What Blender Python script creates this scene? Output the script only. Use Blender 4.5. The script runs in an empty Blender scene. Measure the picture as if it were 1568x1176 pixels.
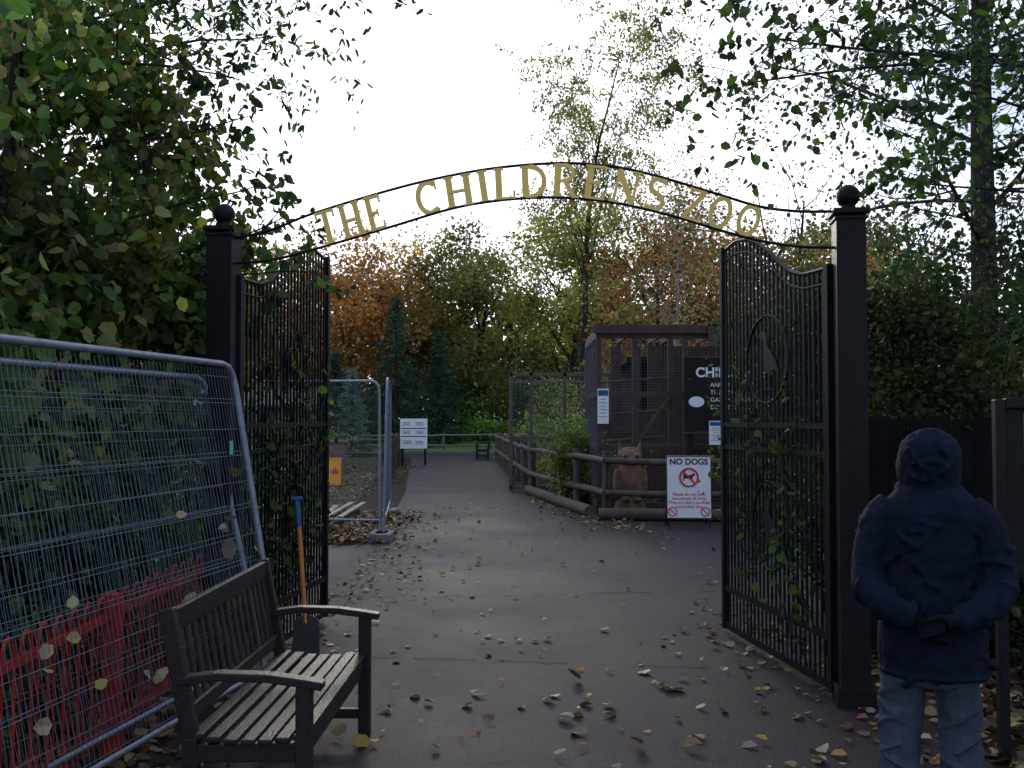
import bpy, math, random
import numpy as np
from mathutils import Vector, Matrix
rng=np.random.default_rng(11); random.seed(11)
scene=bpy.context.scene

# ------------------------------------------------------------------ materials
def nt(name):
    m=bpy.data.materials.new(name); m.use_nodes=True
    t=m.node_tree; b=t.nodes['Principled BSDF']; return m,t,b
def mat(name,col,rough=.7,var=.25,scale=8,bump=.2,bscale=40,metal=0.,col2=None,stretch=None,spec=.4):
    m,t,b=nt(name); N=t.nodes; L=t.links
    tc=N.new('ShaderNodeTexCoord'); mp=N.new('ShaderNodeMapping'); L.new(tc.outputs['Object'],mp.inputs[0])
    if stretch: mp.inputs['Scale'].default_value=stretch
    n=N.new('ShaderNodeTexNoise'); n.inputs['Scale'].default_value=scale; n.inputs['Detail'].default_value=6; n.inputs['Roughness'].default_value=.65
    L.new(mp.outputs[0],n.inputs['Vector'])
    r=N.new('ShaderNodeValToRGB'); L.new(n.outputs['Fac'],r.inputs[0])
    c2=col2 if col2 else tuple(c*(1+var) for c in col)
    r.color_ramp.elements[0].position=.3; r.color_ramp.elements[1].position=.7
    r.color_ramp.elements[0].color=(*[c*(1-var) for c in col],1); r.color_ramp.elements[1].color=(*c2,1)
    L.new(r.outputs[0],b.inputs['Base Color'])
    b.inputs['Roughness'].default_value=rough; b.inputs['Metallic'].default_value=metal
    b.inputs['Specular IOR Level'].default_value=spec
    if bump:
        n2=N.new('ShaderNodeTexNoise'); n2.inputs['Scale'].default_value=bscale; n2.inputs['Detail'].default_value=4
        L.new(mp.outputs[0],n2.inputs['Vector'])
        bp=N.new('ShaderNodeBump'); bp.inputs['Strength'].default_value=bump; bp.inputs['Distance'].default_value=.02
        L.new(n2.outputs['Fac'],bp.inputs['Height']); L.new(bp.outputs[0],b.inputs['Normal'])
    return m
def leafmat(name,trans=.35,rough=.5,spec=.35):
    m,t,b=nt(name); N=t.nodes; L=t.links
    a=N.new('ShaderNodeAttribute'); a.attribute_name='Col'
    L.new(a.outputs['Color'],b.inputs['Base Color']); b.inputs['Roughness'].default_value=rough
    b.inputs['Specular IOR Level'].default_value=spec
    if trans>0:
        tr=N.new('ShaderNodeBsdfTranslucent')
        mx=N.new('ShaderNodeMix'); mx.data_type='RGBA'; mx.blend_type='MULTIPLY'; mx.inputs[0].default_value=1
        L.new(a.outputs['Color'],mx.inputs[6]); mx.inputs[7].default_value=(1.4,1.45,.8,1)
        L.new(mx.outputs[2],tr.inputs['Color'])
        ms=N.new('ShaderNodeMixShader'); ms.inputs[0].default_value=trans
        L.new(b.outputs[0],ms.inputs[1]); L.new(tr.outputs[0],ms.inputs[2])
        L.new(ms.outputs[0],N['Material Output'].inputs[0])
    return m
LEAF=leafmat('leaf',.38,.5,.3)
LEAFB=leafmat('autumn_leaf',.45,.7,.1)
LEAFF=leafmat('distant_leaf',0,.8,.05)
LITTER=leafmat('dry_leaf',.12,.6)
BARK=mat('bark',(.040,.034,.030),.9,.4,12,.8,30,stretch=(1,1,.25),spec=.15)
BIRCHBARK=mat('birch_bark',(.26,.24,.22),.8,.6,6,.3,30,stretch=(1,1,2))
IRON=mat('black_painted_iron',(.0075,.007,.009),.5,.35,14,.15,60,spec=.2)
POSTM=mat('gatepost_paint',(.010,.008,.010),.5,.35,6,.15,40,spec=.2)
GOLD=mat('gold_letter_paint',(.95,.64,.16),.45,.05,8,.05,40)
GALV=mat('galvanised_steel',(.24,.27,.32),.45,.25,20,.1,60,metal=.35)
WIRE=mat('galvanised_wire',(.12,.15,.18),.55,.2,10,0,metal=.2)
RED=mat('red_paint',(.34,.03,.028),.55,.35,10,.15,50,spec=.25)
BENCH=mat('stained_bench_wood',(.019,.013,.013),.5,.5,5,.35,30,stretch=(6,1,6),spec=.3)
WOODF=mat('weathered_rail_wood',(.085,.068,.053),.8,.35,6,.4,30)
TIMB=mat('dark_aviary_timber',(.07,.040,.030),.75,.35,6,.3,30)
TIMBG=mat('greenish_timber',(.10,.095,.06),.75,.35,6,.3,30)
DARKW=mat('dark_creosote_boards',(.011,.010,.010),.85,.4,5,.3,30,stretch=(1,1,.3),spec=.1)
CARVE=mat('carved_wood',(.15,.085,.05),.7,.6,7,.6,22)
WHITE=mat('white_sign_paint',(.80,.82,.85),.5,.05,4,0)
BLACKP=mat('black_sign_paint',(.012,.011,.012),.5,.2,4,0,spec=.2)
REDP=mat('red_sign_print',(.65,.04,.04),.5,.05,4,0)
YEL=mat('yellow_plastic',(.80,.34,.02),.4,.1,4,0)
ORANGE=mat('orange_handle',(.62,.20,.04),.4,.2,8,0)
BLUEP=mat('blue_plastic',(.02,.09,.24),.4,.15,8,0)
PALE=mat('pale_sawn_timber',(.24,.20,.16),.7,.3,8,.2,30)
CONC=mat('concrete',(.16,.155,.15),.85,.25,8,.3,40)
STEEL=mat('dull_steel',(.05,.05,.055),.5,.3,10,.1,metal=.3)
PAPER=mat('notice_paper',(.26,.30,.34),.25,.12,5,0)

def asphalt():
    m,t,b=nt('asphalt'); N=t.nodes; L=t.links
    tc=N.new('ShaderNodeTexCoord')
    def noise(s,d=5,r=.6):
        n=N.new('ShaderNodeTexNoise'); n.inputs['Scale'].default_value=s; n.inputs['Detail'].default_value=d; n.inputs['Roughness'].default_value=r
        L.new(tc.outputs['Object'],n.inputs['Vector']); return n
    a=noise(.55,6,.65); f=noise(110,2); g=noise(9,6,.7)
    r=N.new('ShaderNodeValToRGB'); L.new(a.outputs['Fac'],r.inputs[0])
    r.color_ramp.elements[0].position=.32; r.color_ramp.elements[1].position=.7
    r.color_ramp.elements[0].color=(.0135,.0095,.0125,1); r.color_ramp.elements[1].color=(.032,.0245,.032,1)
    r2=N.new('ShaderNodeValToRGB'); L.new(f.outputs['Fac'],r2.inputs[0])
    r2.color_ramp.elements[0].position=.35; r2.color_ramp.elements[1].position=.72
    r2.color_ramp.elements[0].color=(.45,.45,.45,1); r2.color_ramp.elements[1].color=(2.1,2.05,2.0,1)
    r3=N.new('ShaderNodeValToRGB'); L.new(g.outputs['Fac'],r3.inputs[0])
    r3.color_ramp.elements[0].position=.3; r3.color_ramp.elements[1].position=.75
    r3.color_ramp.elements[0].color=(.7,.7,.7,1); r3.color_ramp.elements[1].color=(1.3,1.27,1.22,1)
    def mul(x,y):
        q=N.new('ShaderNodeMix'); q.data_type='RGBA'; q.blend_type='MULTIPLY'; q.inputs[0].default_value=1
        L.new(x,q.inputs[6]); L.new(y,q.inputs[7]); return q.outputs[2]
    col=mul(mul(r.outputs[0],r2.outputs[0]),r3.outputs[0])
    v=N.new('ShaderNodeTexVoronoi'); v.feature='DISTANCE_TO_EDGE'; v.inputs['Scale'].default_value=.42
    nd=noise(2.2,6,.7); mx=N.new('ShaderNodeMix'); mx.data_type='RGBA'; mx.inputs[0].default_value=.16
    L.new(tc.outputs['Object'],mx.inputs[6]); L.new(nd.outputs['Color'],mx.inputs[7]); L.new(mx.outputs[2],v.inputs['Vector'])
    r4=N.new('ShaderNodeValToRGB'); L.new(v.outputs['Distance'],r4.inputs[0])
    r4.color_ramp.elements[0].position=.0; r4.color_ramp.elements[1].position=.008
    r4.color_ramp.elements[0].color=(.6,.6,.6,1); r4.color_ramp.elements[1].color=(1,1,1,1)
    col=mul(col,r4.outputs[0])
    L.new(col,b.inputs['Base Color'])
    rr=N.new('ShaderNodeMapRange'); L.new(a.outputs['Fac'],rr.inputs[0]); rr.inputs[3].default_value=.55; rr.inputs[4].default_value=.9
    L.new(rr.outputs[0],b.inputs['Roughness']); b.inputs['Specular IOR Level'].default_value=.24
    bp=N.new('ShaderNodeBump'); bp.inputs['Strength'].default_value=.7; bp.inputs['Distance'].default_value=.006
    L.new(f.outputs['Fac'],bp.inputs['Height']); L.new(bp.outputs[0],b.inputs['Normal'])
    return m
ASPH=asphalt()
TAR=mat('bitumen_joint',(.010,.008,.010),.95,.3,8,.3,60,spec=.05)
SOIL=mat('leafy_soil',(.032,.025,.017),.95,.5,5,.8,25,col2=(.06,.043,.026),spec=.1)
GRASS=mat('grass',(.09,.19,.045),.9,.3,3,.8,60,col2=(.15,.26,.06),spec=.1)
VERGE=mat('worn_grass',(.05,.060,.028),.9,.5,1.2,.8,60,col2=(.095,.085,.045),spec=.1)

# ------------------------------------------------------------------ geometry helper
class Geo:
    def __init__(s): s.v=[];s.c=[];s.l=[];s.s=[];s.m=[];s.n=0
    def add(s,V,F,mat=0,col=(1,1,1)):
        V=np.asarray(V,float).reshape(-1,3); k=len(V)
        c=np.asarray(col,float)
        if c.ndim==1: c=np.tile(c,(k,1))
        s.v.append(V); s.c.append(c)
        if isinstance(F,np.ndarray):
            s.l.append((F+s.n).ravel()); s.s.append(np.full(len(F),F.shape[1])); s.m.append(np.full(len(F),mat))
        else:
            s.l.append(np.array([i+s.n for f in F for i in f])); s.s.append(np.array([len(f) for f in F])); s.m.append(np.full(len(F),mat))
        s.n+=k
    def build(s,name,mats,parent=None,smooth=False,bevel=0):
        me=bpy.data.meshes.new(name)
        V=np.concatenate(s.v);C=np.concatenate(s.c);Lo=np.concatenate(s.l).astype(np.int32);S=np.concatenate(s.s).astype(np.int32);M=np.concatenate(s.m).astype(np.int32)
        me.vertices.add(len(V)); me.vertices.foreach_set('co',V.astype(np.float32).ravel())
        me.loops.add(len(Lo)); me.loops.foreach_set('vertex_index',Lo)
        me.polygons.add(len(S)); st=np.concatenate([[0],np.cumsum(S)[:-1]]).astype(np.int32)
        me.polygons.foreach_set('loop_start',st)
        me.polygons.foreach_set('material_index',M)
        me.update(calc_edges=True)
        me.polygons.foreach_set('use_smooth',np.full(len(S),bool(smooth)))
        a=me.color_attributes.new('Col','FLOAT_COLOR','POINT')
        a.data.foreach_set('color',np.hstack([C,np.ones((len(C),1))]).astype(np.float32).ravel())
        for m in (mats if isinstance(mats,(list,tuple)) else [mats]): me.materials.append(m)
        o=bpy.data.objects.new(name,me); scene.collection.objects.link(o)
        if parent: o.parent=parent
        if bevel:
            b=o.modifiers.new('b','BEVEL'); b.width=bevel; b.segments=2; b.limit_method='ANGLE'
        return o
def empty(name,loc=(0,0,0)):
    e=bpy.data.objects.new(name,None); e.empty_display_size=.2; scene.collection.objects.link(e); e.location=loc; return e
def nrm(v):
    v=np.asarray(v,float); return v/(np.linalg.norm(v)+1e-12)
BF=np.array([[0,3,2,1],[4,5,6,7],[0,1,5,4],[1,2,6,5],[2,3,7,6],[3,0,4,7]])
def box(g,c,sz,mat=0,rz=0,col=(1,1,1)):
    x,y,z=[q/2 for q in sz]; P=np.array([[-x,-y,-z],[x,-y,-z],[x,y,-z],[-x,y,-z],[-x,-y,z],[x,-y,z],[x,y,z],[-x,y,z]])
    ca,sa=math.cos(rz),math.sin(rz); Rm=np.array([[ca,-sa,0],[sa,ca,0],[0,0,1]])
    g.add(P@Rm.T+np.array(c),BF,mat,col)
def beam(g,p0,p1,w,h,mat=0,up=(0,0,1),col=(1,1,1)):
    p0=np.array(p0,float);p1=np.array(p1,float);t=nrm(p1-p0); u=np.array(up,float)
    if abs(t@u)>.95: u=np.array([0,1.,0]) if abs(t[1])<.9 else np.array([1.,0,0])
    s=nrm(np.cross(t,u)); u=np.cross(s,t); s=s*w/2;u=u*h/2
    g.add(np.array([p0-s-u,p0+s-u,p0+s+u,p0-s+u,p1-s-u,p1+s-u,p1+s+u,p1-s+u]),BF,mat,col)
def tube(g,pts,rad,sides=6,mat=0,col=(1,1,1),cap=True):
    pts=np.asarray(pts,float); n=len(pts)
    rad=np.full(n,rad,float) if np.isscalar(rad) else np.asarray(rad,float)
    T=np.gradient(pts,axis=0); T/= (np.linalg.norm(T,axis=1,keepdims=True)+1e-12)
    ov=nrm(pts[-1]-pts[0]+1e-6); ref=np.array([0,0,1.]) if abs(ov[2])<.8 else np.array([1.,0,0])
    S=np.cross(T,ref); bad=np.linalg.norm(S,axis=1)<1e-3
    S[bad]=np.cross(T[bad],np.array([.3,1.,.2])); S/=np.linalg.norm(S,axis=1,keepdims=True); U=np.cross(S,T)
    a=np.linspace(0,2*np.pi,sides,endpoint=False)
    V=(pts[:,None]+rad[:,None,None]*(S[:,None]*np.cos(a)[None,:,None]+U[:,None]*np.sin(a)[None,:,None])).reshape(-1,3)
    i=np.arange(n-1)[:,None]*sides; j=np.arange(sides)[None]; k=(j+1)%sides
    F=np.stack([i+j,i+k,i+sides+k,i+sides+j],-1).reshape(-1,4)
    g.add(V,F,mat,col)
    if cap:
        g.add(V[:sides],[list(range(sides))],mat,col); g.add(V[-sides:],[list(range(sides))[::-1]],mat,col)
def ballg(g,c,r,mat=0,seg=16,ring=10,sc=(1,1,1)):
    P=[];F=[]
    for i in range(ring+1):
        ph=math.pi*(i+.001)/(ring+.002)
        for j in range(seg):
            th=2*math.pi*j/seg; P.append((c[0]+r*sc[0]*math.sin(ph)*math.cos(th),c[1]+r*sc[1]*math.sin(ph)*math.sin(th),c[2]+r*sc[2]*math.cos(ph)))
    for i in range(ring):
        for j in range(seg): F.append([i*seg+j,(i+1)*seg+j,(i+1)*seg+(j+1)%seg,i*seg+(j+1)%seg])
    F.append(list(range(seg))); F.append([ring*seg+j for j in range(seg)][::-1])
    g.add(P,F,mat)
def loft(g,rings,seg=28,mat=0):
    P=[];F=[]
    for (cx,cy,cz,rx,ry) in rings:
        for j in range(seg):
            th=2*math.pi*j/seg; P.append((cx+rx*math.cos(th),cy+ry*math.sin(th),cz))
    n=len(rings)
    for i in range(n-1):
        for j in range(seg): F.append([i*seg+j,i*seg+(j+1)%seg,(i+1)*seg+(j+1)%seg,(i+1)*seg+j])
    F.append(list(range(seg))[::-1]); F.append([(n-1)*seg+j for j in range(seg)])
    g.add(P,F,mat)
def plate(g,out,origin,u,th,mat=0,w=(0,0,1)):
    u=nrm(u); w=np.array(w,float); n=nrm(np.cross(u,w)); o=np.array(origin,float); k=len(out)
    A=np.array([o+u*a+w*b+n*th/2 for a,b in out]); B=np.array([o+u*a+w*b-n*th/2 for a,b in out])
    F=[list(range(k)),list(range(2*k-1,k-1,-1))]+[[i,k+i,k+(i+1)%k,(i+1)%k] for i in range(k)]
    g.add(np.vstack([A,B]),F,mat)
def spline(pts,n):
    pts=np.asarray(pts,float); k=len(pts); P=np.vstack([2*pts[0]-pts[1],pts,2*pts[-1]-pts[-2]]); out=[]
    for x in np.linspace(0,k-1-1e-9,n):
        i=int(x); t=x-i; a,b,c,d=P[i],P[i+1],P[i+2],P[i+3]
        out.append(.5*((2*b)+(-a+c)*t+(2*a-5*b+4*c-d)*t*t+(-a+3*b-3*c+d)*t**3))
    return np.array(out)

# ------------------------------------------------------------------ foliage
def leaves(g,C,size,pal,mat=1,droop=.5,kind='kite',wid=.34,flat=None,clump=1.5,cf=.45):
    C=np.asarray(C,float); n=len(C)
    if n==0: return
    t=rng.normal(size=(n,3)); t[:,2]*=.7; t/=np.linalg.norm(t,axis=1,keepdims=True); t[:,2]-=droop
    t/=np.linalg.norm(t,axis=1,keepdims=True)
    a=rng.normal(size=(n,3))
    if flat is not None:
        t[:,2]=rng.normal(0,.12,n); t/=np.linalg.norm(t,axis=1,keepdims=True); a=np.cross(t,np.array([0,0,1.]))*1+rng.normal(0,flat,(n,3))
        side=a-(a*t).sum(1,keepdims=True)*t
    else: side=np.cross(t,a)
    side/=np.linalg.norm(side,axis=1,keepdims=True); N=np.cross(side,t)
    L=(size*rng.uniform(.55,1.4,n))[:,None]; W=L*wid*rng.uniform(.75,1.2,n)[:,None]
    pal=np.asarray(pal,float); col=pal[rng.integers(0,len(pal),n)]
    low=np.sin(C[:,0]*clump*1.3+1)*np.sin(C[:,1]*clump+2)*np.sin(C[:,2]*clump*1.7+.5)
    low=1+cf*np.clip(low*1.8,-1,1)
    col=col*(rng.uniform(.6,1.35,n)*low)[:,None]
    if kind=='kite':
        V=np.stack([C,C+.42*t*L+side*W,C+t*L,C+.42*t*L-side*W],1).reshape(-1,3)
        F=np.arange(4*n).reshape(n,4); g.add(V,F,mat,np.repeat(col,4,0))
    else:
        fo=N*L*rng.uniform(.02,.18,n)[:,None]; cu=N*L*rng.uniform(-.25,.25,n)[:,None]
        V=np.stack([C,C+.25*t*L+side*W+fo,C+.68*t*L+side*W*.85+fo+cu*.4,C+t*L+cu,C+.68*t*L-side*W*.85+fo+cu*.4,C+.25*t*L-side*W+fo],1).reshape(-1,3)
        b=np.arange(n)[:,None]*6
        F=np.vstack([b+np.array([0,1,2,3]),b+np.array([0,3,4,5])]); g.add(V,F,mat,np.repeat(col,6,0))
def grow(g,p,d,L,r,lv,spec,tips):
    sp=spec[lv]; n=sp.get('seg',5); p=np.array(p,float); d=nrm(d); P=[p];D=[d]
    for i in range(n):
        d=nrm(d+rng.normal(0,sp.get('wob',.12),3)+np.array([0,0,sp.get('grav',0)])); p=p+d*L/n; P.append(p); D.append(d)
    P=np.array(P); R=r*np.linspace(1,sp.get('taper',.3),n+1)
    tube(g,P,R,(9,6,4,3,3)[min(lv,4)],0,cap=False)
    if lv==len(spec)-1: tips.append(P); return
    k=sp['n']; az0=rng.uniform(0,6.28)
    for j in range(k):
        f=sp['start']+(1-sp['start'])*(j+rng.uniform(.1,.9))/k; x=f*n; i=min(int(x),n-1); q=P[i]+(P[i+1]-P[i])*(x-i); dd=D[i+1]
        az=az0+j*2.4+rng.normal(0,.3); ang=math.radians(sp['ang'])*rng.uniform(.75,1.2)
        a=nrm(np.cross(dd,[.31,.2,.93] if abs(dd[2])<.9 else [1,.2,0])); b=np.cross(dd,a)
        nd=dd*math.cos(ang)+(a*math.cos(az)+b*math.sin(az))*math.sin(ang)
        shape=sp.get('shape','round')
        if shape=='round': sc=.55+.6*math.sin(math.pi*min(1,(f-sp['start'])/(1-sp['start'])*.8+.15))
        elif shape=='cone': sc=1.15-f
        else: sc=1
        grow(g,q,nd,L*sp['ratio']*sc*rng.uniform(.75,1.2),max(sp.get('rmin',.004),R[i]*sp.get('rk',.5)),lv+1,spec,tips)
def tipleaves(tips,m,spread):
    out=[]
    for P in tips:
        k=rng.poisson(m)
        if k==0: continue
        x=rng.uniform(.15,1,k)*(len(P)-1); i=np.minimum(x.astype(int),len(P)-2); q=P[i]+(P[i+1]-P[i])*(x-i)[:,None]
        out.append(q+rng.normal(0,spread,(k,3)))
    return np.vstack(out) if out else np.zeros((0,3))
G=dict
FAR=[G(n=12,start=.25,ang=50,ratio=.40,wob=.05,seg=8,taper=.15),G(n=5,start=.2,ang=45,ratio=.5,wob=.12,seg=4,grav=.03,shape=''),G(n=3,start=.2,ang=45,ratio=.5,wob=.15,seg=3,shape=''),G(seg=2,wob=.2)]
def tree(name,base,H,r,pal,lf=12,size=.18,spread=.3,spec=None,bark=None,lean=(0,0),kind='kite',droop=.5,trunkfrac=.8,clump=.8,cf=.45,wid=.34,crown=None,lm=None,sub=95):
    """crown: (radius fraction, bottom fraction, number of leaves)"""
    g=Geo(); tips=[]
    grow(g,base,(lean[0],lean[1],1),H*trunkfrac,r,0,spec or FAR,tips)
    leaves(g,tipleaves(tips,lf,spread),size,pal,1,droop,kind,wid=wid,clump=clump,cf=cf)
    if crown:
        rf,bf,nl=crown; zc=H*(1+bf)/2; rz=H*(1-bf)/2*.93; cs=[]
        for k in range(sub):
            u=rng.normal(size=3); u/=np.linalg.norm(u); rr=rng.uniform(.15,1)**.5
            cs.append([base[0]+u[0]*rr*H*rf*rng.uniform(.8,1.15),base[1]+u[1]*rr*H*rf,zc+u[2]*rr*rz])
        cs=np.array(cs); ss=rng.uniform(.35,.85,sub)*H*.065; wt=ss**2; idx=rng.choice(sub,nl,p=wt/wt.sum())
        pts=cs[idx]+rng.normal(0,1,(nl,3))*ss[idx][:,None]*np.array([1,1,.75])
        pk=rng.integers(0,len(pal),sub)[idx]
        for c in range(len(pal)):
            m_=pk==c
            if m_.any(): leaves(g,pts[m_],size*1.25,[tuple(np.array(pal[c])*q) for q in (.7,1.0,1.3)]+[pal[(c+1)%len(pal)]],1,droop,kind,wid=wid*1.1,clump=clump,cf=cf)
    return g.build(name,[bark or BARK,lm or LEAFB])
def clumps(boxes,nsub,nleaf,sd):
    w=np.array([b[6] for b in boxes],float); w/=w.sum(); cs=[]
    for b,ww in zip(boxes,w):
        k=max(1,int(nsub*ww)); u=rng.normal(size=(k,3)); u/=np.linalg.norm(u,axis=1,keepdims=True); rr=rng.uniform(.25,1,k)**.45
        cs.append(np.array(b[:3])+u*rr[:,None]*np.array(b[3:6]))
    cs=np.vstack(cs); idx=rng.integers(0,len(cs),nleaf)
    pts=cs[idx]+rng.normal(0,1,(nleaf,3))*np.array(sd)*rng.uniform(.5,1.3,(len(cs),1))[idx]
    return cs,pts
def bush(name,base,boxes,nsub,nleaf,sd,size,pal,kind='kite',droop=.5,twig=.012,clump=1.5,cf=.45,wid=.34,zmin=.02,lm=None):
    g=Geo(); cs,pts=clumps(boxes,nsub,nleaf,sd)
    pts=pts[pts[:,2]>zmin]
    base=np.array(base,float)
    for c in cs[::max(1,len(cs)//90)]:
        if c[2]<.1: c=c+np.array([0,0,.3])
        b=np.array([base[0]+(c[0]-base[0])*.55+rng.normal(0,.1),base[1]+(c[1]-base[1])*.55+rng.normal(0,.1),0])
        mid=(b+c)/2+rng.normal(0,.12,3)*np.array([1,1,.3]); P=spline([b,mid,c],7); tube(g,P,np.linspace(twig*1.8,twig*.4,7),4,0,cap=False)
    leaves(g,pts,size,pal,1,droop,kind,wid=wid,clump=clump,cf=cf)
    return g.build(name,[BARK,lm or LEAF])
def mulp(p,k): return [tuple(q*k for q in c) for c in p]
GREEN=[(.045,.09,.02),(.055,.11,.022),(.075,.12,.028),(.035,.07,.018),(.10,.13,.03)]
DGREEN=[(.022,.042,.017),(.028,.055,.02),(.040,.062,.02),(.018,.034,.017)]
YGREEN=[(.36,.35,.12),(.44,.40,.13),(.27,.29,.10),(.48,.41,.13)]
OLIVE=[(.22,.235,.095),(.29,.275,.11),(.17,.20,.085),(.34,.27,.11)]
RUST=[(.48,.25,.11),(.56,.31,.13),(.35,.19,.10),(.57,.37,.15)]
COPPER=[(.29,.12,.065),(.38,.165,.075),(.21,.10,.065),(.43,.22,.085)]
CONIF=[(.045,.10,.065),(.06,.12,.075),(.038,.08,.058)]
BLUEC=[(.13,.20,.20),(.16,.24,.24)]
DRY=[(.16,.09,.05),(.26,.16,.08),(.12,.06,.035),(.35,.25,.12),(.42,.26,.05),(.22,.10,.04),(.30,.24,.19)]

# ------------------------------------------------------------------ world, sun, camera
EL,AZ=math.radians(13),math.radians(-4)
sd=Vector((math.sin(AZ)*math.cos(EL),math.cos(AZ)*math.cos(EL),math.sin(EL)))
w=bpy.data.worlds.new('World'); scene.world=w; w.use_nodes=True; t=w.node_tree; N=t.nodes; L=t.links
bg=N['Background']; sky=N.new('ShaderNodeTexSky'); sky.sky_type='NISHITA'; sky.sun_disc=False
sky.sun_elevation=EL; sky.sun_rotation=AZ; sky.dust_density=.8; sky.air_density=1.0; sky.ozone_density=3
tc=N.new('ShaderNodeTexCoord'); mp=N.new('ShaderNodeMapping'); mp.inputs['Scale'].default_value=(1,1,2.4); L.new(tc.outputs['Generated'],mp.inputs[0])
cn=N.new('ShaderNodeTexNoise'); cn.inputs['Scale'].default_value=2.2; cn.inputs['Detail'].default_value=7; cn.inputs['Roughness'].default_value=.55; L.new(mp.outputs[0],cn.inputs['Vector'])
dt=N.new('ShaderNodeVectorMath'); dt.operation='DOT_PRODUCT'; L.new(tc.outputs['Generated'],dt.inputs[0]); dt.inputs[1].default_value=sd
gl=N.new('ShaderNodeMapRange'); gl.interpolation_type='SMOOTHSTEP'; L.new(dt.outputs['Value'],gl.inputs[0])
gl.inputs[1].default_value=.84; gl.inputs[2].default_value=.98; gl.inputs[3].default_value=0; gl.inputs[4].default_value=1
g2=N.new('ShaderNodeMapRange'); g2.interpolation_type='SMOOTHSTEP'; L.new(dt.outputs['Value'],g2.inputs[0])
g2.inputs[1].default_value=.3; g2.inputs[2].default_value=.99; g2.inputs[3].default_value=0; g2.inputs[4].default_value=1
cc=N.new('ShaderNodeMix'); cc.data_type='RGBA'; L.new(g2.outputs[0],cc.inputs[0]); cc.inputs[6].default_value=(9.0,10.0,11.8,1); cc.inputs[7].default_value=(20,20,20,1)
cr=N.new('ShaderNodeMapRange'); L.new(cn.outputs['Fac'],cr.inputs[0]); cr.inputs[1].default_value=.38; cr.inputs[2].default_value=.62; cr.inputs[3].default_value=.15; cr.inputs[4].default_value=.95
ad=N.new('ShaderNodeMath'); ad.operation='MAXIMUM'; L.new(cr.outputs[0],ad.inputs[0]); L.new(gl.outputs[0],ad.inputs[1])
cm=N.new('ShaderNodeMix'); cm.data_type='RGBA'; L.new(ad.outputs[0],cm.inputs[0]); L.new(sky.outputs[0],cm.inputs[6]); L.new(cc.outputs[2],cm.inputs[7])
wb=N.new('ShaderNodeMix'); wb.data_type='RGBA'; wb.blend_type='MULTIPLY'; wb.inputs[0].default_value=1; L.new(cm.outputs[2],wb.inputs[6]); wb.inputs[7].default_value=(.95,.985,1.09,1)
L.new(wb.outputs[2],bg.inputs['Color']); bg.inputs['Strength'].default_value=.11
sl=bpy.data.lights.new('sun','SUN'); sl.energy=1.4; sl.angle=math.radians(12); sl.color=(1,.93,.82)
so=bpy.data.objects.new('sun',sl); scene.collection.objects.link(so)
so.rotation_euler=sd.to_track_quat('Z','Y').to_euler(); so.location=(0,0,30)
cam=bpy.data.cameras.new('camera'); co=bpy.data.objects.new('camera',cam); scene.collection.objects.link(co)
cam.lens=35; cam.sensor_width=36; cam.clip_end=1500; co.location=(0,0,1.65); co.rotation_euler=(math.radians(90+1.95),0,0)
scene.camera=co
scene.view_settings.view_transform='Standard'; scene.view_settings.look='None'; scene.view_settings.exposure=0

# ------------------------------------------------------------------ ground
def sheet(name,poly,z,m):
    g=Geo(); g.add([(x,y,z) for x,y in poly],[list(range(len(poly)))]); return g.build(name,m)
sheet('ground',[(-600,-600),(600,-600),(600,600),(-600,600)],0,SOIL)
path=[(-1.72,-9),(2.35,-9),(2.3,4.2),(2.12,5.6),(2.1,6.4),(3.4,9),(5.5,12),(7,14.6),(2.6,15.4),(1.35,16.4),(.5,21.5),(-.1,28),(-.62,38),(-.2,43),(14,44.0),(14,46),(-20,46),(-20,44),(-4.2,42),(-3.2,31),(-2.35,22),(-1.95,16),(-1.9,13),(-5,12.5),(-6,10),(-2.1,8),(-1.95,6),(-1.8,4)]
sheet('asphalt_path',path,.006,ASPH)
# lawn rises gently away from the path
g=Geo(); g.add([(-30,46.2,.01),(30,46.2,.01),(30,51,.12),(-30,51,.12),(30,56,.62),(-30,56,.62),(30,75,1.0),(-30,75,1.0)],[[0,1,2,3],[3,2,4,5],[5,4,6,7]]); g.build('lawn',GRASS)
sheet('grass_verge',[(-14,18),(-2.9,18),(-4.0,31),(-5,42),(-18,42)],.008,VERGE)
g=Geo()
for (x0,x1,y,a) in [(-1.7,2.0,9.2,.25),(-1.6,2.1,6.9,-.32)]:
    P=[];n=60
    for i in range(n+1):
        f=i/n; x=x0+(x1-x0)*f; yy=y+a*f+rng.normal(0,.007)+.05*math.sin(f*5+y)
        P+= [(x,yy-.002-.004*rng.random(),.0105),(x,yy+.002+.004*rng.random(),.0105)]
    g.add(P,[[2*i,2*i+2,2*i+3,2*i+1] for i in range(n) if rng.random()>.25])
g.build('tar_joint',TAR)
g=Geo()
box(g,(-3,46.1,.06),(34,.15,.13)); g.build('kerb',CONC,bevel=.01)

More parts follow.
